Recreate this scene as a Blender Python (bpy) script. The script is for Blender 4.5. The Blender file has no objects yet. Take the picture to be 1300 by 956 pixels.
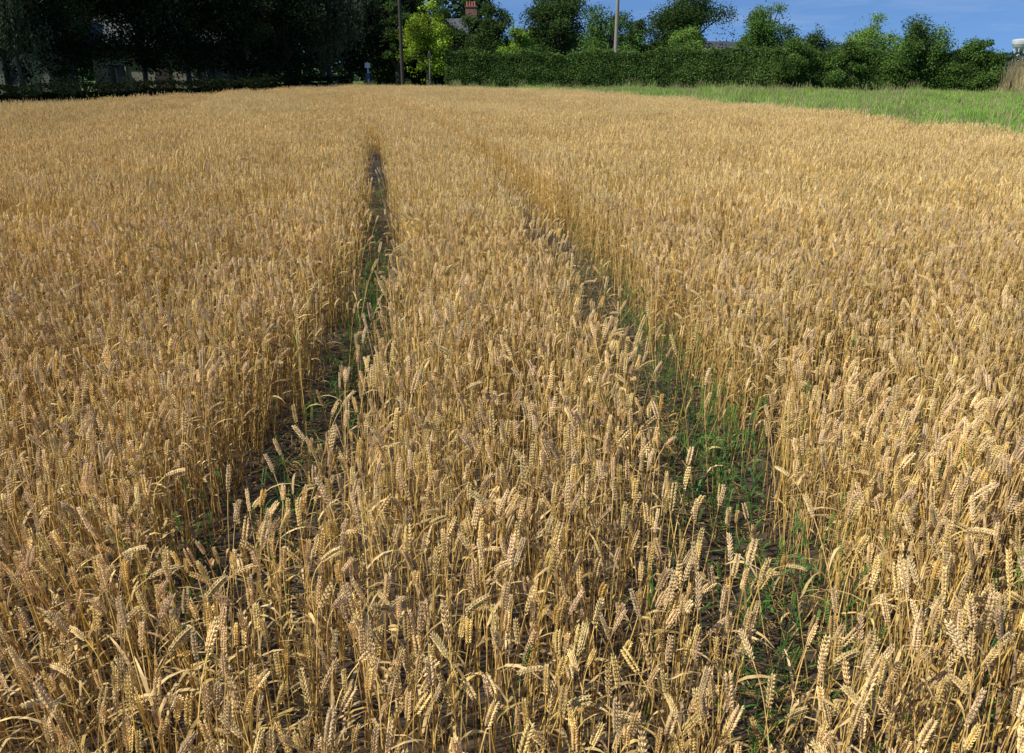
import bpy, math, numpy as np
from mathutils import Vector
R = np.random.default_rng(7)
scene = bpy.context.scene

# ------------------------------------------------------------------ helpers
class MB:
    """numpy mesh accumulator (verts, tris, quads, colour per vertex, material per face)"""
    def __init__(s): s.v=[];s.c=[];s.t=[];s.q=[];s.tm=[];s.qm=[];s.n=0
    def add(s,v,c,t=None,q=None,m=0):
        v=np.asarray(v,float).reshape(-1,3); c=np.asarray(c,float)
        if c.ndim==1: c=np.tile(c,(len(v),1))
        if t is not None and len(t): t=np.asarray(t,int); s.t.append(t+s.n); s.tm.append(np.full(len(t),m))
        if q is not None and len(q): q=np.asarray(q,int); s.q.append(q+s.n); s.qm.append(np.full(len(q),m))
        s.v.append(v); s.c.append(c[:,:3]); s.n+=len(v)
    def pack(s):
        s.v=[np.concatenate(s.v)]; s.c=[np.concatenate(s.c)]
        if s.t: s.t=[np.concatenate(s.t)]; s.tm=[np.concatenate(s.tm)]
        if s.q: s.q=[np.concatenate(s.q)]; s.qm=[np.concatenate(s.qm)]
        return s
    def merge(s,o,M=None,off=(0,0,0),tint=None):
        v=o.v[0]; c=o.c[0]
        if M is not None: v=v@M.T
        v=v+np.asarray(off)
        if tint is not None: c=c*tint
        if o.t: s.t.append(o.t[0]+s.n); s.tm.append(o.tm[0])
        if o.q: s.q.append(o.q[0]+s.n); s.qm.append(o.qm[0])
        s.v.append(v); s.c.append(c); s.n+=len(v)
    def mesh(s,name,mats,smooth=False):
        me=bpy.data.meshes.new(name)
        v=np.concatenate(s.v); c=np.concatenate(s.c)
        t=np.concatenate(s.t) if s.t else np.zeros((0,3),int)
        q=np.concatenate(s.q) if s.q else np.zeros((0,4),int)
        m=np.concatenate((s.tm if s.tm else [])+(s.qm if s.qm else [])).astype(np.int32)
        me.vertices.add(len(v)); me.vertices.foreach_set('co',v.astype(np.float32).ravel())
        loops=np.concatenate([t.ravel(),q.ravel()]).astype(np.int32)
        me.loops.add(len(loops)); me.loops.foreach_set('vertex_index',loops)
        nf=len(t)+len(q); me.polygons.add(nf)
        st=np.concatenate([np.arange(len(t))*3,len(t)*3+np.arange(len(q))*4]).astype(np.int32)
        me.polygons.foreach_set('loop_start',st)
        me.polygons.foreach_set('material_index',m)
        me.polygons.foreach_set('use_smooth',np.full(nf,smooth))
        me.update(calc_edges=True)
        a=me.attributes.new('col','FLOAT_COLOR','POINT')
        a.data.foreach_set('color',np.concatenate([c,np.ones((len(c),1))],1).astype(np.float32).ravel())
        for x in mats: me.materials.append(x)
        return me
    def obj(s,name,mats,smooth=False,link=True):
        o=bpy.data.objects.new(name,s.mesh(name,mats,smooth))
        if link: scene.collection.objects.link(o)
        return o

def nrm(a): return a/(np.linalg.norm(a,axis=-1,keepdims=True)+1e-9)

def tube(mb,P,r,sides,col,m=0,cap=False):
    P=np.asarray(P,float); n=len(P); r=np.broadcast_to(r,(n,))
    T=nrm(np.gradient(P,axis=0))
    ref=np.array([0.,1.,0.]) if abs(T[0,1])<.9 else np.array([1.,0.,0.])
    A=nrm(np.cross(T,ref)); B=np.cross(T,A)
    an=np.arange(sides)*2*math.pi/sides
    V=P[:,None]+r[:,None,None]*(np.cos(an)[None,:,None]*A[:,None]+np.sin(an)[None,:,None]*B[:,None])
    q=[]
    for i in range(n-1):
        for j in range(sides):
            k=(j+1)%sides; q.append((i*sides+j,i*sides+k,(i+1)*sides+k,(i+1)*sides+j))
    t=[]
    if cap:
        t=[(( n-1)*sides,(n-1)*sides+j,(n-1)*sides+j+1) for j in range(1,sides-1)]
    mb.add(V.reshape(-1,3),col,t=t,q=q,m=m)

def box(mb,c,s,col,m=0,rz=0):
    c=np.array(c,float); s=np.array(s,float)/2
    v=np.array([[x,y,z] for z in(-1,1) for y in(-1,1) for x in(-1,1)],float)*s
    cs,sn=math.cos(rz),math.sin(rz)
    v=v@np.array([[cs,-sn,0],[sn,cs,0],[0,0,1]]).T+c
    mb.add(v,col,q=[(0,2,3,1),(4,5,7,6),(0,1,5,4),(2,6,7,3),(0,4,6,2),(1,3,7,5)],m=m)

# ------------------------------------------------------------------ materials
def new_mat(name):
    m=bpy.data.materials.new(name); m.use_nodes=True
    nt=m.node_tree; nt.nodes.clear(); return m,nt,nt.nodes,nt.links
def foliage_mat(name,transl=.25,gloss=.06,rnd=.3,noise_scale=40.):
    m,nt,N,L=new_mat(name)
    out=N.new('ShaderNodeOutputMaterial'); at=N.new('ShaderNodeAttribute'); at.attribute_name='col'
    oi=N.new('ShaderNodeObjectInfo'); mr=N.new('ShaderNodeMapRange')
    mr.inputs['To Min'].default_value=1-rnd; mr.inputs['To Max'].default_value=1+rnd
    L.new(oi.outputs['Random'],mr.inputs['Value'])
    tc=N.new('ShaderNodeTexCoord'); no=N.new('ShaderNodeTexNoise'); no.inputs['Scale'].default_value=noise_scale; no.inputs['Detail'].default_value=0
    L.new(tc.outputs['Object'],no.inputs['Vector'])
    mr2=N.new('ShaderNodeMapRange'); mr2.inputs['To Min'].default_value=.6; mr2.inputs['To Max'].default_value=1.4
    L.new(no.outputs['Fac'],mr2.inputs['Value'])
    mu=N.new('ShaderNodeMath'); mu.operation='MULTIPLY'; L.new(mr.outputs[0],mu.inputs[0]); L.new(mr2.outputs[0],mu.inputs[1])
    vm=N.new('ShaderNodeVectorMath'); vm.operation='SCALE'; L.new(at.outputs['Color'],vm.inputs[0]); L.new(mu.outputs[0],vm.inputs['Scale'])
    b=N.new('ShaderNodeBsdfDiffuse'); L.new(vm.outputs[0],b.inputs['Color']); cur=b
    if transl:
        tr=N.new('ShaderNodeBsdfTranslucent'); L.new(vm.outputs[0],tr.inputs['Color'])
        mx=N.new('ShaderNodeMixShader'); mx.inputs[0].default_value=transl
        L.new(cur.outputs[0],mx.inputs[1]); L.new(tr.outputs[0],mx.inputs[2]); cur=mx
    if gloss:
        gl=N.new('ShaderNodeBsdfGlossy'); gl.inputs['Roughness'].default_value=.42; gl.inputs['Color'].default_value=(.9,.9,.9,1)
        mx=N.new('ShaderNodeMixShader'); mx.inputs[0].default_value=gloss
        L.new(cur.outputs[0],mx.inputs[1]); L.new(gl.outputs[0],mx.inputs[2]); cur=mx
    L.new(cur.outputs[0],out.inputs[0])
    return m
def solid_mat(name,c1,c2,scale=5.,rough=.85,bump=.3,detail=6):
    m,nt,N,L=new_mat(name)
    out=N.new('ShaderNodeOutputMaterial'); b=N.new('ShaderNodeBsdfPrincipled'); b.inputs['Roughness'].default_value=rough
    tc=N.new('ShaderNodeTexCoord'); no=N.new('ShaderNodeTexNoise'); no.inputs['Scale'].default_value=scale; no.inputs['Detail'].default_value=detail
    L.new(tc.outputs['Object'],no.inputs['Vector'])
    cr=N.new('ShaderNodeValToRGB'); cr.color_ramp.elements[0].color=(*c1,1); cr.color_ramp.elements[1].color=(*c2,1)
    cr.color_ramp.elements[0].position=.3; cr.color_ramp.elements[1].position=.7
    L.new(no.outputs['Fac'],cr.inputs[0]); L.new(cr.outputs[0],b.inputs['Base Color'])
    bp=N.new('ShaderNodeBump'); bp.inputs['Strength'].default_value=bump; bp.inputs['Distance'].default_value=.03
    L.new(no.outputs['Fac'],bp.inputs['Height']); L.new(bp.outputs[0],b.inputs['Normal'])
    L.new(b.outputs[0],out.inputs[0]); return m
def brick_mat(name,c1,c2,mortar):
    m,nt,N,L=new_mat(name)
    out=N.new('ShaderNodeOutputMaterial'); b=N.new('ShaderNodeBsdfPrincipled'); b.inputs['Roughness'].default_value=.9
    tc=N.new('ShaderNodeTexCoord'); mp=N.new('ShaderNodeMapping'); mp.inputs['Rotation'].default_value=(math.radians(90),0,0)
    br=N.new('ShaderNodeTexBrick'); br.inputs['Scale'].default_value=4.; br.inputs['Color1'].default_value=(*c1,1); br.inputs['Color2'].default_value=(*c2,1); br.inputs['Mortar'].default_value=(*mortar,1)
    L.new(tc.outputs['Object'],mp.inputs[0]); L.new(mp.outputs[0],br.inputs['Vector']); L.new(br.outputs['Color'],b.inputs['Base Color']); L.new(b.outputs[0],out.inputs[0]); return m

M_wheat=foliage_mat('ripe_wheat',0,0,.10,60)
M_weed=foliage_mat('green_weed',.25,0,.25,30)
M_leaf=foliage_mat('tree_leaves',.22,0,.0,.7)
M_grass=foliage_mat('grass_blades',.3,0,.25,8)
M_bark=solid_mat('bark',(.03,.024,.018),(.08,.065,.05),9)
M_soil=solid_mat('field_soil',(.03,.022,.014),(.09,.065,.038),7,.95,.8)
M_ground=solid_mat('meadow_ground',(.06,.11,.02),(.11,.19,.035),.6,.95,.4)
M_pole=solid_mat('weathered_wood',(.20,.17,.13),(.36,.32,.26),14)
M_dpole=solid_mat('creosoted_wood',(.03,.025,.02),(.07,.055,.045),14)
M_brick=brick_mat('red_brick',(.30,.10,.06),(.22,.07,.045),(.3,.27,.24))
M_render=solid_mat('cream_render',(.26,.23,.18),(.33,.30,.24),3,.9,.1)
M_slate=solid_mat('slate_roof',(.06,.06,.07),(.12,.12,.13),6,.7,.4)
M_clay=solid_mat('terracotta',(.38,.13,.07),(.45,.17,.09),8)
M_glass=solid_mat('window_glass',(.03,.035,.04),(.05,.055,.06),2,.1,0)
M_white=solid_mat('white_paint',(.72,.72,.70),(.8,.8,.78),6,.5,.05)
M_frame=solid_mat('window_frame_paint',(.30,.29,.27),(.38,.37,.35),6,.6,.05)
M_blue=solid_mat('blue_sign_paint',(.03,.09,.3),(.04,.12,.36),6,.5,.05)
M_conc=solid_mat('concrete',(.42,.42,.41),(.55,.55,.53),.3,.9,.1)

# ------------------------------------------------------------------ layout curves (metres; camera stands at origin, +Y into the field)
yy=np.linspace(-6,75,1200)
def smooth_curve(pts,w=41):
    p=np.array(pts); x=np.interp(yy,p[:,1],p[:,0])
    k=np.hanning(w);k/=k.sum(); return np.convolve(np.pad(x,w//2,'edge'),k,'valid')
TL=smooth_curve([(-1.02,-6),(-1.02,2.5),(-.98,3.7),(-1.0,5.1),(-1.36,8.1),(-2.2,13),(-3.1,18.4),(-5.9,28),(-9.9,40),(-16.5,60)])
TR=smooth_curve([(.80,-6),(.82,2.5),(.85,3.6),(.80,5.2),(.48,8.1),(-.5,14.4),(-1.9,21.3),(-5.6,35),(-9.5,48),(-13.5,60)])
TA=smooth_curve([(-9.5,-6),(-9.4,8),(-11.3,18.4),(-13.2,30),(-15,40),(-18,60)])
tracks=[(TL,.225),(TR,.235),(TA,.17),(TA-1.8,.17)]
RB=smooth_curve([(11.4,-6),(11.2,8),(10.7,18.4),(8.9,31),(5.0,46),(0,54),(-5,59),(-9,61),(-14,62),(-14,75)],31)   # right edge of crop
LB=smooth_curve([(-27,-6),(-24,12),(-19,31),(-17,40),(-14.5,52),(-13.5,58),(-13.5,75)],31)
def at(curve,y): return np.interp(y,yy,curve)
def track_gap(x,y):
    g=np.full(len(x),9.)
    for i,(c,w) in enumerate(tracks):
        wob=.035*np.sin(y*2.1+i)+.03*np.sin(y*5.3+2*i)
        d=np.abs(x-at(c,y)-wob)*.97
        ww=w
        if i==0: ww=w*np.clip((y-2.05)/.7,-1,1)*np.interp(y,[5,8,15,22],[1,.75,.65,.4])
        if i==1: ww=w*np.clip((y-1.6)/.7,-1,1)*np.interp(y,[5,9,20],[1,.85,.55])
        g=np.minimum(g,d-ww)
    return g
def in_field(x,y): return (x<at(RB,y)+.15*np.sin(y*1.7))&(x>at(LB,y)+.2*np.sin(y*1.3))&(y<60.5)

# ------------------------------------------------------------------ wheat plant prototypes
EAR=np.array([.955,.715,.345]); STEM=np.array([.80,.55,.19]); LEAF=np.array([.66,.475,.21])
def bipyr(P,ax,up,L,w,th,sides,wide=.4):
    n=len(P); an=np.arange(sides)*2*math.pi/sides
    B=nrm(np.cross(ax,up)); U=np.cross(B,ax)
    mid=P+ax*(L*wide)[:,None]
    ring=mid[:,None]+ (np.cos(an)[None,:,None]*B[:,None])*w[:,None,None]+(np.sin(an)[None,:,None]*U[:,None])*th[:,None,None]
    V=np.concatenate([P[:,None],ring,(P+ax*L[:,None])[:,None]],1)
    t=[]
    for j in range(sides):
        k=(j+1)%sides; t+= [(0,1+k,1+j),(sides+1,1+j,1+k)]
    t=np.array(t); T=(t[None]+np.arange(n)[:,None,None]*(sides+2)).reshape(-1,3)
    return V.reshape(-1,3),T
def plant(rng,lod,H=.70,bend=None,green=False):
    mb=MB()
    earc,stemc,leafc=(EAR,STEM,LEAF) if not green else (np.array([.24,.38,.10]),np.array([.13,.28,.08]),np.array([.10,.24,.055]))
    tint=rng.uniform(.84,1.05)*np.array([1,rng.uniform(.95,1.02),rng.uniform(.72,1.12)])
    if rng.uniform()<.12 and not green: tint=tint*np.array([.82,.74,.58])
    if bend is None: bend=rng.choice([rng.uniform(0,.28),rng.uniform(.28,.8),rng.uniform(.8,2.1)],p=[.73,.18,.09])
    lean=rng.uniform(0,.08); earL=rng.uniform(.062,.09)
    ns={0:9,1:6,2:4}[lod]
    L=H-earL*.6
    ss=np.concatenate([np.linspace(0,.72,ns//2+1)*L, np.linspace(.8,1,ns-ns//2)*L])
    fine=np.linspace(0,L+earL,120)
    th=lean*np.minimum(1,fine/L*1.3)+ .75*bend*np.clip((fine-.8*L)/(.2*L),0,1)**1.4 + .35*bend*np.clip((fine-L)/earL,0,1)
    ds=fine[1]-fine[0]
    X=np.concatenate([[0],np.cumsum(np.sin(th[:-1])*ds)]); Z=np.concatenate([[0],np.cumsum(np.cos(th[:-1])*ds)])
    wv=.006*np.sin(fine*9+rng.uniform(0,6))
    pos=lambda s:np.stack([np.interp(s,fine,X),np.interp(s,fine,wv),np.interp(s,fine,Z)],-1)
    tan=lambda s:np.stack([np.sin(np.interp(s,fine,th)),0*s,np.cos(np.interp(s,fine,th))],-1)
    sides=3
    rad=np.interp(ss,[0,L],[.0021,.0012])*(1 if lod<2 else 1.25)
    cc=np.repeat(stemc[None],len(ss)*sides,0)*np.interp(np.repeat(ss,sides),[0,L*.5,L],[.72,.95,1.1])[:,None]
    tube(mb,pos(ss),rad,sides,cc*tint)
    spin=rng.uniform(0,math.pi)
    if lod==0:
        n=int(rng.integers(16,20)); k=np.arange(n); s=L+earL*(k/n)*.93
        T=tan(s); Y=np.tile([0,1.,0],(n,1)); S=nrm(np.cross(Y,T))
        A=math.cos(spin)*S+math.sin(spin)*Y; Bn=-math.sin(spin)*S+math.cos(spin)*Y
        sg=np.where(k%2,1,-1)[:,None]
        prof=np.interp(k/n,[0,.2,.7,1],[.7,1,1,.65])*(.8 if green else .94)
        for off in (-1,1):
            ax=nrm(T*.9+A*sg*.38+Bn*off*.25+rng.normal(0,.05,(n,3)))
            P=pos(s)+A*sg*.0018+Bn*off*.0018
            V,F=bipyr(P,ax,Bn,.0140*prof*rng.uniform(.85,1.2,n),.0028*prof,.0023*prof,5,.42)
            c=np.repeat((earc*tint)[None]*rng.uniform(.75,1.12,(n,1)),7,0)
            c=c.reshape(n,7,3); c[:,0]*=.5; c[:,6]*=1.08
            mb.add(V,c.reshape(-1,3),t=F)
        ax=nrm(T*.85+A*sg*.6); V,F=bipyr(pos(s)+A*sg*.003,ax,Bn,.0120*prof,.0027*prof,.0023*prof,4,.45)
        mb.add(V,np.repeat((earc*tint)[None]*rng.uniform(.85,1.1,(n,1)),6,0),t=F)
    elif lod==1:
        n=11;k=np.arange(n); s=L+earL*(k/n)*.92
        T=tan(s); Y=np.tile([0,1.,0],(n,1)); S=nrm(np.cross(Y,T))
        A=math.cos(spin)*S+math.sin(spin)*Y; Bn=-math.sin(spin)*S+math.cos(spin)*Y
        sg=np.where(k%2,1,-1)[:,None]; prof=np.interp(k/n,[0,.2,.7,1],[.75,1,1,.7])
        V,F=bipyr(pos(s)+A*sg*.002,nrm(T+A*sg*.4),Bn,.018*prof,.0041*prof,.0047*prof,4,.42)
        mb.add(V,np.repeat((earc*tint)[None]*rng.uniform(.68,1.12,(n,1)),6,0),t=F)
    else:
        s=np.array([L,L+.03*earL/.08,L+.06*earL/.08]); 
        T=tan(s); V,F=bipyr(pos(s),T,np.tile([0,1.,0],(3,1)),np.full(3,.036),np.array([.0055,.006,.005]),np.array([.0055,.006,.005]),4,.45)
        mb.add(V,np.repeat((earc*tint)[None]*rng.uniform(.64,1.1,(3,1)),6,0),t=F)
    nl={0:int(rng.integers(1,4)),1:int(rng.integers(1,3)),2:1}[lod]
    if green and lod==0: nl=3
    for _ in range(nl):
        s0=rng.uniform(.2,.78)*L; a=rng.uniform(0,6.28); LL=rng.uniform(.09,.2); n={0:6,1:4,2:3}[lod]
        u=np.linspace(0,1,n); el=rng.uniform(.7,1.3)-u*rng.uniform(1.2,3.0)
        r=np.concatenate([[0],np.cumsum(np.cos(el[:-1]))])*LL/(n-1); z=np.concatenate([[0],np.cumsum(np.sin(el[:-1]))])*LL/(n-1)
        C=pos(np.array(s0))+np.stack([r*math.cos(a),r*math.sin(a),z],-1)
        tw=a+math.pi/2+u*rng.uniform(-2,2)
        W=np.stack([np.cos(tw),np.sin(tw),.3*np.sin(u*5)],-1)*(np.interp(u,[0,.3,1],[.003,.0045,.0006]))[:,None]
        V=np.stack([C-W,C+W],1).reshape(-1,3)
        q=[(2*i,2*i+1,2*i+3,2*i+2) for i in range(n-1)]
        mb.add(V,leafc*tint*rng.uniform(.55,1.2),q=q)
    return mb.pack()
def rotz(a): c,s=math.cos(a),math.sin(a); return np.array([[c,-s,0],[s,c,0],[0,0,1.]])
def tiltm(tx,ty): return np.array([[1,0,tx],[0,1,ty],[-tx,-ty,1.]])
def patch(rng,cell,n,lib,tilt=.062):
    mb=MB()
    for i in range(n):
        p=lib[int(rng.integers(len(lib)))]
        M=tiltm(rng.normal(0.02,tilt),rng.normal(0,tilt))@rotz(rng.normal(-.2,1.6))*rng.normal(1,.065)
        mb.merge(p,M,(*(rng.uniform(-.56,.56,2)*cell),0),rng.uniform(.72,1.14))
    return mb

def instancer(name,part_name,protos,P,rot,scl,idx):
    col=bpy.data.collections.new(name+'_parts')
    me=bpy.data.meshes.new(name+'_points'); me.vertices.add(len(P)); me.vertices.foreach_set('co',P.astype(np.float32).ravel())
    for nm,ty,arr,key in(('rot','FLOAT_VECTOR',rot,'vector'),('scl','FLOAT_VECTOR',scl,'vector')):
        a=me.attributes.new(nm,ty,'POINT'); a.data.foreach_set(key,arr.astype(np.float32).ravel())
    a=me.attributes.new('idx','INT','POINT'); a.data.foreach_set('value',idx.astype(np.int32))
    ob=bpy.data.objects.new(name,me); scene.collection.objects.link(ob)
    for i,o in enumerate(protos):
        o.name='%s_%03d'%(part_name,i); col.objects.link(o); o.parent=ob
    g=bpy.data.node_groups.new(name+'_scatter','GeometryNodeTree')
    g.interface.new_socket('Geometry',in_out='INPUT',socket_type='NodeSocketGeometry'); g.interface.new_socket('Geometry',in_out='OUTPUT',socket_type='NodeSocketGeometry')
    N,L=g.nodes,g.links
    gi=N.new('NodeGroupInput'); go=N.new('NodeGroupOutput'); ip=N.new('GeometryNodeInstanceOnPoints'); ci=N.new('GeometryNodeCollectionInfo')
    ci.inputs['Collection'].default_value=col; ci.inputs['Separate Children'].default_value=True; ci.inputs['Reset Children'].default_value=True
    def na(n,ty):
        x=N.new('GeometryNodeInputNamedAttribute'); x.data_type=ty; x.inputs['Name'].default_value=n; return x.outputs['Attribute']
    er=N.new('FunctionNodeEulerToRotation'); L.new(na('rot','FLOAT_VECTOR'),er.inputs[0])
    L.new(gi.outputs[0],ip.inputs['Points']); L.new(ci.outputs[0],ip.inputs['Instance']); ip.inputs['Pick Instance'].default_value=True
    L.new(na('idx','INT'),ip.inputs['Instance Index']); L.new(er.outputs[0],ip.inputs['Rotation']); L.new(na('scl','FLOAT_VECTOR'),ip.inputs['Scale'])
    L.new(ip.outputs[0],go.inputs[0])
    md=ob.modifiers.new('scatter','NODES'); md.node_group=g
    return ob

N0=30; lib0=[plant(R,0,H=R.uniform(.64,.74)) for _ in range(N0)]
lib1=[plant(R,1,H=R.uniform(.62,.74)) for _ in range(24)]
lib2=[plant(R,2,H=R.uniform(.62,.74)) for _ in range(20)]
protos=[];base={}
def reg(key,lst): base[key]=(len(protos),len(lst)); protos.extend(lst)
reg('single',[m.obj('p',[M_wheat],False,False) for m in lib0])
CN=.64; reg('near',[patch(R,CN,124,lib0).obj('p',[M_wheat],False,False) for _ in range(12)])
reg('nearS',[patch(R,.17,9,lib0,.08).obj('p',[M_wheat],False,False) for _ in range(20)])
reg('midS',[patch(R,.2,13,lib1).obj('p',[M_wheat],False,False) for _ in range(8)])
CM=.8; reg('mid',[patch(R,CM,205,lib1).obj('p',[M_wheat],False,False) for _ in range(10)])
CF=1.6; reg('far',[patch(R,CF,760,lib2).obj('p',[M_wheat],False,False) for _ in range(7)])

def height_wave(x,y):
    return 1+.035*np.sin(x*1.3+y*.6)+.03*np.sin(y*1.9-x*.7)+.03*np.sin(x*3.7+1)*np.sin(y*3.1)
P=[];RO=[];SC=[];ID=[]
def push(x,y,key,tilt,zs,zr=1.7):
    k=len(x); lo,n=base[key]
    P.append(np.stack([x,y,np.zeros(k)],1))
    RO.append(np.stack([R.normal(0,tilt,k),R.normal(.02,tilt,k),R.normal(-.2,zr,k)],1))
    hz=height_wave(x,y)*R.normal(1,zs,k)
    SC.append(np.stack([R.uniform(.92,1.08,k)]*2+[hz],1))
    ID.append(lo+R.integers(0,n,k))
def grid(c,x0,x1,y0,y1,j=.35):
    gx,gy=np.meshgrid(np.arange(x0,x1,c),np.arange(y0,y1,c)); gx=gx.ravel();gy=gy.ravel()
    return gx+R.uniform(-j,j,len(gx))*c, gy+R.uniform(-j,j,len(gx))*c
YN=7.2; W=.80
vis=lambda x,y:(np.abs(x)<W*y+1.4)
xs=[];ys=[]
for c,n in ((TL,30),(TR,56)):
    yv=R.uniform(1.0,8,n); xs.append(at(c,yv)+R.normal(0,.14,n)); ys.append(yv)
push(np.concatenate(xs),np.concatenate(ys),'single',.2,.15)
between=lambda x,y:(x>at(TL,y))&(x<at(TR,y))
x,y=grid(.17,-8,8,.4,YN,.36)
g=track_gap(x,y); k=vis(x,y)&(g>.06)&((g<.44)|between(x,y)|(y<1.2)); push(x[k],y[k],'nearS',.05,.06)
x,y=grid(CN,-10,10,1.3,YN,.16)
k=vis(x,y)&(track_gap(x,y)>.36)&in_field(x,y)&(~between(x,y)); push(x[k],y[k],'near',.02,.03)
x,y=grid(.2,-28,13,-1.,60.5)
g=track_gap(x,y); isA=vis(x,y)&(y>.3)&(y<YN)
k=(~isA)&in_field(x,y)&(g>.07)&((g<.47)|between(x,y)&(y<26))&(y>4); push(x[k],y[k],'midS',.05,.05)
x,y=grid(CM,-28,13,-1,60.5,.2)
inM=lambda x,y:((y<24)&(np.abs(x)<.72*y+4))|(track_gap(x,y)<.95)
isA=vis(x,y)&(y>.3)&(y<YN)
k=(~isA)&in_field(x,y)&inM(x,y)&((track_gap(x,y)>.43)&(~(between(x,y)&(y<26)))|(y<3)); push(x[k],y[k],'mid',.025,.035)
x,y=grid(CF,-28,13,-1,60.5,.2)
k=in_field(x,y)&(~inM(x,y))&(~(vis(x,y)&(y<YN)&(y>.3))); push(x[k],y[k],'far',.015,.035)
P=np.concatenate(P);RO=np.concatenate(RO);SC=np.concatenate(SC);ID=np.concatenate(ID)
print('wheat instances',len(P))
instancer('wheat_field','wheat_stems',protos,P,RO,SC,ID)

# ------------------------------------------------------------------ green grass weeds in the wheel tracks
wl=[plant(R,0,H=R.uniform(.45,.70),bend=R.uniform(0,.5),green=True).obj('w',[M_weed],False,False) for _ in range(10)]
xs=[];ys=[]
def cl(c,ya,yb,n,off,sd):
    yv=R.uniform(ya,yb,n); xs.append(at(c,yv)+off+R.normal(0,sd,n)); ys.append(yv)
cl(TL,4.0,7,76,.0,.10); cl(TL,7,12,26,0,.1); cl(TL,2.5,4.2,18,0,.1)
cl(TR,3.2,5.0,52,.14,.10); cl(TR,2.0,3.6,48,.10,.1); cl(TR,5,8,30,.12,.1); cl(TR,1.5,2.4,18,.12,.2)
n0=sum(len(a) for a in xs)
cl(TR,1.3,3.4,30,.35,.45); cl(TL,1.3,2.6,10,-.3,.5); cl(TR,3,6,12,.8,.9)
x=np.concatenate(xs);y=np.concatenate(ys);n=len(x); hs=R.uniform(.55,1.0,n); hs[n0:]=R.uniform(.95,1.15,n-n0)
instancer('green_track_weeds','weed_stem',wl,np.stack([x,y,np.zeros(n)],1),np.stack([R.normal(0,.12,n),R.normal(0,.12,n),R.uniform(0,6.28,n)],1),
          np.stack([R.uniform(.8,1.1,n)]*2+[hs],1),R.integers(0,10,n))

# ------------------------------------------------------------------ straw litter on soil
mb=MB(); n=12000
yv=R.uniform(.5,14,n); c=np.where(R.uniform(0,1,n)<.5,at(TL,yv),at(TR,yv)); xv=c+R.normal(0,.25,n)
a=R.uniform(0,6.28,n); Lh=R.uniform(.02,.09,n); d=np.stack([np.cos(a),np.sin(a),R.normal(0,.12,n)],1)*Lh[:,None]; w=np.stack([-np.sin(a),np.cos(a),0*a],1)*.0016
p=np.stack([xv,yv,R.uniform(.012,.03,n)],1)
V=np.stack([p-d-w,p+d-w,p+d+w,p-d+w],1).reshape(-1,3)
mb.add(V,np.repeat(STEM[None]*R.uniform(.25,.7,(n,1)),4,0),q=np.arange(n*4).reshape(n,4)); mb.obj('straw_litter',[M_wheat])

# ------------------------------------------------------------------ ground
mb=MB(); g=[-2500,-600,-150,-60,-20,20,60,150,600,2500]
gx,gy=np.meshgrid(g,g); V=np.stack([gx.ravel(),gy.ravel(),0*gx.ravel()],1); m=len(g)
mb.add(V,(1,1,1),q=[(i*m+j,i*m+j+1,(i+1)*m+j+1,(i+1)*m+j) for i in range(m-1) for j in range(m-1)]); mb.obj('ground',[M_ground])
mb=MB(); ys=np.linspace(-5,60.5,120); V=np.stack([np.stack([at(LB,ys)-.5,ys,0*ys+.004],1),np.stack([at(RB,ys)+.3,ys,0*ys+.004],1)],1).reshape(-1,3)
mb.add(V,(1,1,1),q=[(2*i,2*i+1,2*i+3,2*i+2) for i in range(119)]); mb.obj('field_soil',[M_soil])

# ------------------------------------------------------------------ grass margin
def grass_clump(rng,n,H,cell,cols,seed=0):
    mb=MB()
    for i in range(n):
        b=rng.uniform(-.5,.5,2)*cell; a=rng.uniform(0,6.28); h=H*rng.uniform(.5,1.15); bend=rng.uniform(.1,.9)
        u=np.linspace(0,1,4); r=bend*h*.5*u**2; z=h*(u-.2*bend*u**2)
        C=np.stack([b[0]+r*math.cos(a),b[1]+r*math.sin(a),z],1); W=np.stack([[-math.sin(a),math.cos(a),0]]*4)*np.array([.006,.007,.005,.001])[:,None]*1.3
        c=np.array(cols[int(rng.integers(len(cols)))])*rng.uniform(.7,1.2)
        mb.add(np.stack([C-W,C+W],1).reshape(-1,3),c,q=[(2*k,2*k+1,2*k+3,2*k+2) for k in range(3)])
        if rng.uniform()<seed:
            P0=C[-1][None]; V,F=bipyr(P0-[[0,0,.03]],np.array([[0,0,1.]]),np.array([[0,1.,0]]),np.array([.16]),np.array([.012]),np.array([.012]),4,.4)
            mb.add(V,np.array([.48,.40,.22]),t=F)
    return mb
Gc=[(.27,.50,.07),(.33,.56,.08),(.21,.40,.06),(.42,.56,.14)]
Dc=[(.55,.45,.24),(.46,.38,.18),(.6,.5,.3),(.30,.38,.11)]
gp=[grass_clump(R,150,.44,.95,Gc+[Dc[0]]*(i%2),.02).obj('g',[M_grass],False,False) for i in range(6)]
gp+=[grass_clump(R,80,.72,.7,Dc[:2]+Gc+Gc[:2],.3).obj('g',[M_grass],False,False) for _ in range(5)]
gp+=[grass_clump(R,110,.75,.7,Dc[:3],.6).obj('g',[M_grass],False,False) for _ in range(3)]
x,y=grid(.62,-16,52,-4,76,.5)
hedgeline_y=lambda x:np.interp(x,[-14,-6,10,30,50],[71,70,69,62,50])
k=(x>at(RB,y)-.1)&(y<hedgeline_y(x)+1)|((y>60.3)&(x>-13)&(y<hedgeline_y(x)))
x=x[k];y=y[k];n=len(x); edge=(x-at(RB,y))
pat=np.sin(x*.7+1)*np.sin(y*.35)+.5*np.sin(x*1.9+y*.8)
dry=(x>33.3)&(y>46)
tall=(edge<1.6)&(R.uniform(0,1,n)<.4)&(y<38)|(pat>.8)&(R.uniform(0,1,n)<.35)|(R.uniform(0,1,n)<.03)
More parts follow.
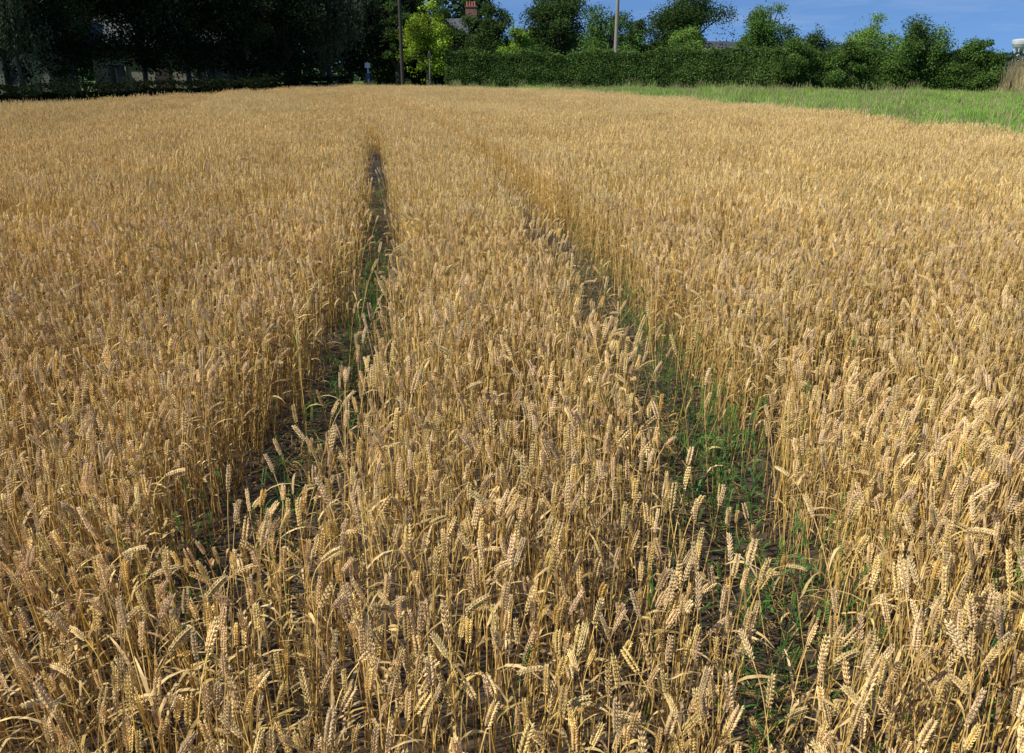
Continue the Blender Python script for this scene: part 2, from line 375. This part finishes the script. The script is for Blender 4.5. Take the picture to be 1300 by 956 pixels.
idx=np.where(dry,11+R.integers(0,3,n),np.where(tall,6+R.integers(0,5,n),R.integers(0,6,n)))
s=R.uniform(.8,1.25,n)*(1+.3*np.sin(x*.8)*np.sin(y*.5)); s=np.where(dry,R.uniform(1.2,3.0,n),s)
instancer('grass_verge','grass_tuft',gp,np.stack([x,y,0*x],1),np.stack([R.normal(0,.06,n),R.normal(0,.06,n),R.uniform(0,6.28,n)],1),np.stack([s*0+1,s*0+1,s],1),idx)

# ------------------------------------------------------------------ trees
def leaf_cards(mb,C,size,col,m=1,flat=0.,down=False):
    n=len(C); a=nrm(R.normal(0,1,(n,3))); 
    if down: a=nrm(R.normal(0,.25,(n,3))+[0,0,-1])
    b=nrm(np.cross(a,R.normal(0,1,(n,3))))
    s=size*R.uniform(.6,1.3,n)[:,None]
    V=np.stack([C-a*s*.5,C+b*s*.3,C+a*s*.5,C-b*s*.3],1).reshape(-1,3)
    mb.add(V,np.repeat(col,4,0),q=np.arange(n*4).reshape(n,4),m=m)
def leafcol(base,n,v=.2):
    c=np.asarray(base)[None]*R.uniform(1-v,1+v,(n,1)); c=c*np.stack([R.uniform(.85,1.25,n),np.ones(n),R.uniform(.7,1.2,n)],1); return c
def tree(name,x,y,H,r,col,n=9000,base=.25,ls=.2,nb=22,weep=0,sparse=.62,trunk=.035,tv=(.75,1.28),bs=(.2,.44)):
    mb=MB(); zc=H*(base+1)/2; hz=H*(1-base)/2
    lean=R.normal(0,.15,2)
    TP=np.array([[0,0,0],[lean[0]*.3,lean[1]*.3,H*.3],[lean[0],lean[1],H*.62],[lean[0]*1.5,lean[1]*1.5,H*.9]])
    u=np.linspace(0,1,8); Pt=np.stack([np.interp(u,[0,.33,.66,1],TP[:,i]) for i in range(3)],1)
    rr=H*trunk; tube(mb,Pt,np.interp(u,[0,.08,1],[rr*1.3,rr,.03]),8,(1,1,1),m=0)
    d=nrm(R.normal(0,1,(nb,3))); rad=R.uniform(.2,.88,nb)**.8
    cen=d*rad[:,None]*np.array([r,r,hz]); 
    shr=1-.35*np.clip(cen[:,2]/hz,0,1); cen[:,:2]*=shr[:,None]; cen[:,2]+=zc
    br=r*R.uniform(*bs,nb)
    for c in cen:
        z0=min(max(c[2]*.55,H*.18),H*.8); s0=np.array([np.interp(z0,Pt[:,2],Pt[:,0]),np.interp(z0,Pt[:,2],Pt[:,1]),z0])
        mid=(s0+c)/2+[0,0,.08*H*.5]
        tube(mb,np.array([s0,mid,c]),np.array([rr*.38,rr*.22,.015]),5,(1,1,1),m=0)
    w=br**2; cnt=(n*w/w.sum()).astype(int)
    for c,b,k in zip(cen,br,cnt):
        d=nrm(R.normal(0,1,(k,3))); q=R.uniform(0,1,k)**.5*b*(1+.14*R.normal(0,1,k))
        Pp=c+d*q[:,None]*np.array([1.1,1.1,sparse+.2])
        t=R.uniform(*tv)
        if weep:
            ks=max(k//14,1); st=Pp[:ks]; ln=R.uniform(.6,weep,ks)
            u=R.uniform(0,1,(ks,14)); Q=st[:,None]+np.stack([.05*R.normal(0,1,(ks,14)),.05*R.normal(0,1,(ks,14)),-u*ln[:,None]],-1)
            Q=Q.reshape(-1,3); Q=Q[Q[:,2]>.4]; leaf_cards(mb,Q,ls,leafcol(np.array(col)*t,len(Q)),down=True)
        else:
            Pp=Pp[Pp[:,2]>.05]; leaf_cards(mb,Pp,ls,leafcol(np.array(col)*t,len(Pp)))
    k=n//14; d=nrm(R.normal(0,1,(k,3))); Pp=d*np.array([r,r,hz])*R.uniform(.7,1.0,k)[:,None]; Pp[:,:2]*=(1-.35*np.clip(Pp[:,2]/hz,0,1))[:,None]; Pp[:,2]+=zc
    kk=np.sin(Pp[:,0]*3+x)*np.sin(Pp[:,2]*3.1+y)>0; leaf_cards(mb,Pp[kk],ls,leafcol(col,kk.sum()))
    o=mb.obj(name,[M_bark,M_leaf]); o.location=(x,y,0); return o
DK=(.024,.036,.017); DM=(.06,.105,.03); MG=(.10,.185,.045); YG=(.30,.43,.05); LG=(.18,.30,.065)  # DK: shade of the left trees put into their leaf colour
for i,(x,y,H,r,bs) in enumerate([(-33,46,11,4.2,.16),(-29.5,49,11,3.9,.08),(-26.0,50,11,3.8,.02),(-23.6,54,11,3.8,.12),(-21.2,55,11,3.6,.05),(-18.6,58.5,11,3.6,.0),(-16.2,61,11,3.2,.0)]):
    tree('deciduous_tree',x,y,H,r,DK,22000,bs,.2,50,trunk=.016,tv=(.45,2.3))  # wide clump tone range paints some leaf clumps as if lit
for i,(x,y,H,r) in enumerate([(-36,68,11,4.6),(-30,70,11,4.6),(-24,71,11,4.4),(-19,72,11,4.2),(-14.5,75,11,3.6),(-10.8,82,11,3.2)]):
    tree('deciduous_tree',x,y,H,r,DK,16000,.03,.26,36,trunk=.02,tv=(.5,1.7))
tree('weeping_willow_tree',-13.6,62.5,11,2.9,(.065,.088,.052),30000,.25,.15,34,weep=3.0,tv=(.6,1.6),trunk=.02)
tree('weeping_willow_tree',-26.8,45.8,9.5,2.2,(.042,.056,.034),12000,.35,.15,22,weep=2.8,tv=(.6,1.6),trunk=.014)
tree('lime_green_tree',-7.1,72,7.6,2.5,YG,17000,.06,.17,36,tv=(.5,1.2))
tree('deciduous_tree',-10.0,74,8.5,1.7,DM,9000,.05,.2,22)
tree('deciduous_tree',-7.8,86,8.6,2.8,DM,16000,.05,.2,32)
tree('deciduous_tree',-4.0,84,7.3,2.3,DM,13000,.05,.2,26)
tree('deciduous_tree',-2.0,80,8.2,2.5,DM,14000,.1,.2,28)
tree('lime_green_tree',.6,76,6.1,1.9,(.21,.34,.05),11000,.12,.17,22,tv=(.6,1.25))
tree('deciduous_tree',4.7,86,10.2,4.3,DM,28000,.1,.2,50,bs=(.16,.38))
tree('deciduous_tree',9.0,80,7.7,3.1,MG,15000,.1,.19,36,bs=(.16,.4))
tree('deciduous_tree',12.4,83,6.6,2.2,DM,10000,.1,.19,24)
tree('deciduous_tree',17.5,84,9.4,4.8,DM,30000,.12,.2,54,bs=(.16,.36))
tree('lime_green_tree',16,78,5.6,2.0,LG,9000,.15,.17,20)
tree('deciduous_tree',25.4,85,8.5,3.2,MG,17000,.1,.19,36,bs=(.16,.38))
tree('deciduous_tree',29.3,82,6.0,2.3,DM,9000,.15,.18,22)
tree('birch_tree',33.6,80,6.9,2.9,LG,8000,.2,.17,26,trunk=.018,bs=(.14,.34))
HC=(.10,.175,.042)
tree('hawthorn_shrub',28.8,60.5,5.3,2.8,HC,22000,.02,.14,46,bs=(.14,.34),tv=(.6,1.4))
tree('hawthorn_shrub',32.2,58.5,3.9,2.0,HC,11000,.02,.14,28,bs=(.14,.34),tv=(.6,1.4))
tree('hawthorn_shrub',21.5,64,4.2,2.1,HC,11000,.02,.14,28,bs=(.16,.36),tv=(.6,1.4))
tree('hawthorn_shrub',25.2,63,3.9,2.0,HC,11000,.02,.14,28,bs=(.16,.36),tv=(.6,1.4))

# ------------------------------------------------------------------ hedges
def hedge(name,pts,Hf,W,col,dens=170,ls=.14,var=.22):
    mb=MB(); p=np.array(pts,float); seg=np.linalg.norm(np.diff(p[:,:2],axis=0),axis=1); S=np.concatenate([[0],np.cumsum(seg)]); T=S[-1]
    pos=lambda s:np.stack([np.interp(s,S,p[:,0]),np.interp(s,S,p[:,1])],-1)
    hh=lambda s:np.interp(s,S,p[:,2])*(1+.04*np.sin(s*1.1)+.03*np.sin(s*2.9+1)+.02*np.sin(s*6.1))
    def frame(s):
        t=nrm(pos(s+.05)-pos(s-.05)); return np.stack([-t[:,1],t[:,0]],-1)
    ns=int(T/.5)+2; s=np.linspace(0.1,T-.1,ns); C=pos(s);Nn=frame(s);h=hh(s)-.35
    prof=[(-.36,0),(-.40,.5),(-.28,.95),(0,1),(.28,.95),(.40,.5),(.36,0)]
    V=np.stack([np.concatenate([C+Nn*W*a,(h*b)[:,None]],1) for a,b in prof],1)+R.normal(0,.05,(ns,7,3)); V[:,0,2]=0;V[:,6,2]=0
    q=[(i*7+j,i*7+j+1,(i+1)*7+j+1,(i+1)*7+j) for i in range(ns-1) for j in range(6)]
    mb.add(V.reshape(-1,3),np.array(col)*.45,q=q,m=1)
    def put(n,side):
        s=R.uniform(0,T,n); h=hh(s); Nn=frame(s); C=pos(s)
        if side==0: off=R.uniform(-.5,.5,n)*W; z=h-np.abs(R.normal(0,.12,n))+np.where(R.uniform(0,1,n)<.08,R.uniform(0,.35,n),0)
        else: z=R.uniform(0,1,n)*h; off=side*(W*.5-np.abs(R.normal(0,.10,n))-.12*W*(z/h)**3 +.10*np.sin(s*2.3+z*1.7)*np.sin(z*3.3+s))
        Pp=np.concatenate([C+Nn*off[:,None],z[:,None]],1)
        cl_=1+.22*np.sin(s*1.9+z*2.2)*np.sin(z*2.9-s*1.1)
        leaf_cards(mb,Pp,ls,leafcol(col,n,var)*cl_[:,None])
    hm=p[:,2].mean(); put(int(T*hm*dens),-1); put(int(T*hm*dens*.4),1); put(int(T*W*dens),0)
    return mb.obj(name,[M_bark,M_leaf])
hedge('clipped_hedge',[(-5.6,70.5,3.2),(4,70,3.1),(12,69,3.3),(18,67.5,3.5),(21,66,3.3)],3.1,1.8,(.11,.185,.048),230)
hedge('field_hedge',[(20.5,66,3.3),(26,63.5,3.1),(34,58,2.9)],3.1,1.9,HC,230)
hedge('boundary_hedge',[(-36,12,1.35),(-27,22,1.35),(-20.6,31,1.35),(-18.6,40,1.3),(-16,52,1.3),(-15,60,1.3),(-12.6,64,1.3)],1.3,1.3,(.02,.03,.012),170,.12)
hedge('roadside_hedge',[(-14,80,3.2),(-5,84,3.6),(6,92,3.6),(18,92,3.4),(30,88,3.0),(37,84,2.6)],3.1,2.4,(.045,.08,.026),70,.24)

mb=MB(); n=26000
s=R.uniform(0,1,n); X=40+s*420; Y=330+40*np.sin(s*9)+R.normal(0,8,n)
ht=7+2.6*np.sin(s*31)+2.0*np.sin(s*73+1)+1.3*np.sin(s*160); Z=R.uniform(0,1,n)**.7*ht
leaf_cards(mb,np.stack([X,Y,Z],1),1.7,leafcol((.05,.09,.05),n)); mb.obj('distant_treeline',[M_bark,M_leaf])
mb=MB(); n=42000
s=R.uniform(0,1,n); X=-120+s*190; Y=128+R.normal(0,3,n); ht=5.6+1.0*np.sin(s*31)+.9*np.sin(s*67+1); ht=np.where(X<-3,12.5,ht); ht=np.where(X>34,3.5,ht)
Z=R.uniform(0,1,n)*ht; leaf_cards(mb,np.stack([X,Y,Z],1),1.0,leafcol((.035,.062,.025),n)); mb.obj('background_woodland',[M_bark,M_leaf])

# ------------------------------------------------------------------ buildings
def empty(name,loc,rz=0):
    e=bpy.data.objects.new(name,None); scene.collection.objects.link(e); e.location=loc; e.rotation_euler=(0,0,rz); return e
def part(parent,name,mb,mat):
    o=mb.obj(name,mat); o.parent=parent; return o
def house(name,loc,rz,w,d,h,rh,wall,roof,chim=True,storeys=2):
    e=empty(name,loc,rz)
    b=MB(); box(b,(0,0,h/2),(w,d,h),(1,1,1))
    b.add([(-w/2,-d/2,h),(-w/2,d/2,h),(-w/2,0,h+rh-.1),(w/2,-d/2,h),(w/2,d/2,h),(w/2,0,h+rh-.1)],(1,1,1),t=[(0,2,1),(3,4,5)]); part(e,'walls',b,[wall])
    b=MB(); o=.4
    for sg in(-1,1):
        V=[(-w/2-o,sg*(d/2+o),h-.25),(w/2+o,sg*(d/2+o),h-.25),(w/2+o,0,h+rh),(-w/2-o,0,h+rh)]
        V+= [(a,c,z+.16) for a,c,z in V]
        b.add(V,(1,1,1),q=[(0,1,2,3),(4,5,6,7),(0,1,5,4),(1,2,6,5),(0,3,7,4)])
    part(e,'roof',b,[roof])
    g=MB(); f=MB()
    nx=max(2,int(w/3))
    for st in range(storeys):
        for i in range(nx):
            xx=-w/2+w*(i+.5)/nx; zz=1.5+st*2.7
            if st==0 and i==nx//2: continue
            box(g,(xx,-d/2-.01,zz),(1.2,.06,1.2),(1,1,1))
            for dx in(-.62,0,.62): box(f,(xx+dx,-d/2-.045,zz),(.07,.09,1.3),(1,1,1))
            for dz in(-.66,.66): box(f,(xx,-d/2-.05,zz+dz),(1.36,.12,.07),(1,1,1))
    part(e,'window_glass',g,[M_glass]); part(e,'window_frames',f,[M_frame])
    b=MB(); box(b,(-w/2+w*(nx//2+.5)/nx,-d/2-.03,1.05),(.95,.08,2.1),(1,1,1)); part(e,'door',b,[M_dpole])
    if chim:
        b=MB(); box(b,(w*.25,0,h+rh+.35),(1.25,.6,1.9),(1,1,1)); box(b,(w*.25,0,h+rh+1.36),(1.4,.75,.12),(1,1,1)); part(e,'chimney',b,[M_brick])
        b=MB()
        for dx in(-.42,-.14,.14,.42):
            tube(b,[(w*.25+dx,0,h+rh+1.42),(w*.25+dx,0,h+rh+1.6),(w*.25+dx,0,h+rh+1.9)],[.12,.1,.11],10,(1,1,1),cap=True)
        part(e,'chimney_pots',b,[M_clay])
    return e
house('cream_house',(-36.5,57,0),.25,11,7,4.9,2.4,M_render,M_slate)
house('cream_house',(-24.5,61.5,0),.1,9,7,3.4,2.2,M_render,M_slate,False,1)
house('brick_house',(-7.0,95,0),.0,10,7,4.7,2.2,M_brick,M_slate)
house('grey_roofed_house',(25.4,98,0),.5,8,6,2.6,2.0,M_render,M_slate,False,1)
e=empty('water_tower',(372,620,0)); b=MB()
def lathe(b,prof,n=32):
    a=np.arange(n)*2*math.pi/n; V=np.array([[r*math.cos(t),r*math.sin(t),z] for r,z in prof for t in a])
    b.add(V,(1,1,1),q=[(i*n+j,i*n+(j+1)%n,(i+1)*n+(j+1)%n,(i+1)*n+j) for i in range(len(prof)-1) for j in range(n)])
lathe(b,[(3.2,13.8),(5.2,15.5),(6.4,17.6),(6.6,19.0),(6.6,20.2),(6.0,20.8),(2.5,21.4),(.1,21.5)]); part(e,'tank',b,[M_conc])
b=MB(); lathe(b,[(2.4,0),(2.0,13.9)]); 
for t in range(8): tube(b,[(5*math.cos(t*.785),5*math.sin(t*.785),0),(4.6*math.cos(t*.785),4.6*math.sin(t*.785),15.0)],.4,6,(1,1,1))
part(e,'shaft_and_legs',b,[M_conc])

# ------------------------------------------------------------------ poles, sign
def upole(name,x,y,H,mat,r=.14):
    e=empty(name,(x,y,0)); b=MB(); tube(b,[(0,0,0),(0,0,H*.5),(0,0,H)],[r,r*.9,r*.72],12,(1,1,1),cap=True); part(e,'pole',b,[mat])
    b=MB(); box(b,(0,-.14,H-.5),(1.7,.1,.12),(1,1,1)); part(e,'crossarm',b,[mat])
    b=MB()
    for dx in(-.75,-.3,.3,.75): tube(b,[(dx,-.14,H-.44),(dx,-.14,H-.36),(dx,-.14,H-.26)],[.03,.06,.035],8,(1,1,1),cap=True)
    part(e,'insulators',b,[M_white]); return e
upole('utility_pole',-9.0,69,9.5,M_dpole,.15)
upole('utility_pole',9.3,76,10,M_pole,.19)
e=empty('marker_post',(-6.6,67.5,0)); b=MB(); tube(b,[(0,0,0),(0,0,3.2)],[.05,.04],8,(1,1,1),cap=True); part(e,'post',b,[M_pole])
b=MB(); box(b,(0,-.05,2.9),(.28,.03,.34),(1,1,1)); part(e,'plate',b,[M_dpole])
e=empty('footpath_sign',(-11.0,64.2,0)); b=MB(); tube(b,[(0,0,0),(0,0,2.35)],.045,8,(1,1,1),cap=True); part(e,'post',b,[M_white])
b=MB(); box(b,(0,-.06,2.1),(.4,.03,.36),(1,1,1)); part(e,'panel',b,[M_white])
b=MB(); box(b,(0,-.078,1.35),(.3,.03,.4),(1,1,1)); part(e,'notice',b,[M_blue])

# ------------------------------------------------------------------ light and sky
el=math.radians(46); az=math.radians(-112)
sd=Vector((math.sin(az)*math.cos(el),math.cos(az)*math.cos(el),math.sin(el)))
l=bpy.data.lights.new('sun','SUN'); l.energy=5.; l.angle=math.radians(.5); l.color=(1,.96,.87)
so=bpy.data.objects.new('sun',l); scene.collection.objects.link(so); so.rotation_euler=sd.to_track_quat('Z','Y').to_euler()
w=bpy.data.worlds.new('World'); scene.world=w; w.use_nodes=True; nt=w.node_tree; N,L=nt.nodes,nt.links; N.clear()
out=N.new('ShaderNodeOutputWorld'); bg=N.new('ShaderNodeBackground'); bg.inputs['Strength'].default_value=.102
sk=N.new('ShaderNodeTexSky'); sk.sky_type='NISHITA'; sk.sun_disc=False; sk.sun_elevation=el; sk.sun_rotation=az; sk.air_density=1.; sk.dust_density=.1; sk.ozone_density=4.
tc=N.new('ShaderNodeTexCoord'); ad=N.new('ShaderNodeVectorMath'); ad.operation='ADD'; ad.inputs[1].default_value=(0,0,.22)
no=N.new('ShaderNodeVectorMath'); no.operation='NORMALIZE'; L.new(tc.outputs['Generated'],ad.inputs[0]); L.new(ad.outputs[0],no.inputs[0]); L.new(no.outputs[0],sk.inputs['Vector'])
tm=N.new('ShaderNodeVectorMath'); tm.operation='MULTIPLY'; tm.inputs[1].default_value=(.90,1.10,1.32); L.new(sk.outputs[0],tm.inputs[0])
mp=N.new('ShaderNodeMapping'); mp.inputs['Scale'].default_value=(3.0,3.0,26); mp.inputs['Rotation'].default_value=(0,.03,0); L.new(tc.outputs['Generated'],mp.inputs[0])
nz=N.new('ShaderNodeTexNoise'); nz.inputs['Scale'].default_value=1.6; nz.inputs['Detail'].default_value=7; nz.inputs['Roughness'].default_value=.6; nz.inputs['Distortion'].default_value=.4; L.new(mp.outputs[0],nz.inputs['Vector'])
mr=N.new('ShaderNodeMapRange'); mr.inputs['From Min'].default_value=.5; mr.inputs['From Max'].default_value=.8; mr.inputs['To Max'].default_value=.25; L.new(nz.outputs['Fac'],mr.inputs['Value'])
mx=N.new('ShaderNodeMixRGB'); mx.inputs['Color2'].default_value=(6.8,7.6,8.8,1); L.new(mr.outputs[0],mx.inputs['Fac']); L.new(tm.outputs[0],mx.inputs['Color1'])
L.new(mx.outputs[0],bg.inputs['Color']); L.new(bg.outputs[0],out.inputs[0])

# ------------------------------------------------------------------ camera
cd=bpy.data.cameras.new('camera'); cd.sensor_width=36; cd.lens=28; cd.shift_y=-45/1300; cd.clip_start=.05; cd.clip_end=6000
co=bpy.data.objects.new('camera',cd); scene.collection.objects.link(co); co.location=(0,0,2.0); co.rotation_euler=(math.radians(90-19),0,0)
scene.camera=co
scene.view_settings.view_transform='Standard'; scene.view_settings.look='None'; scene.view_settings.exposure=0
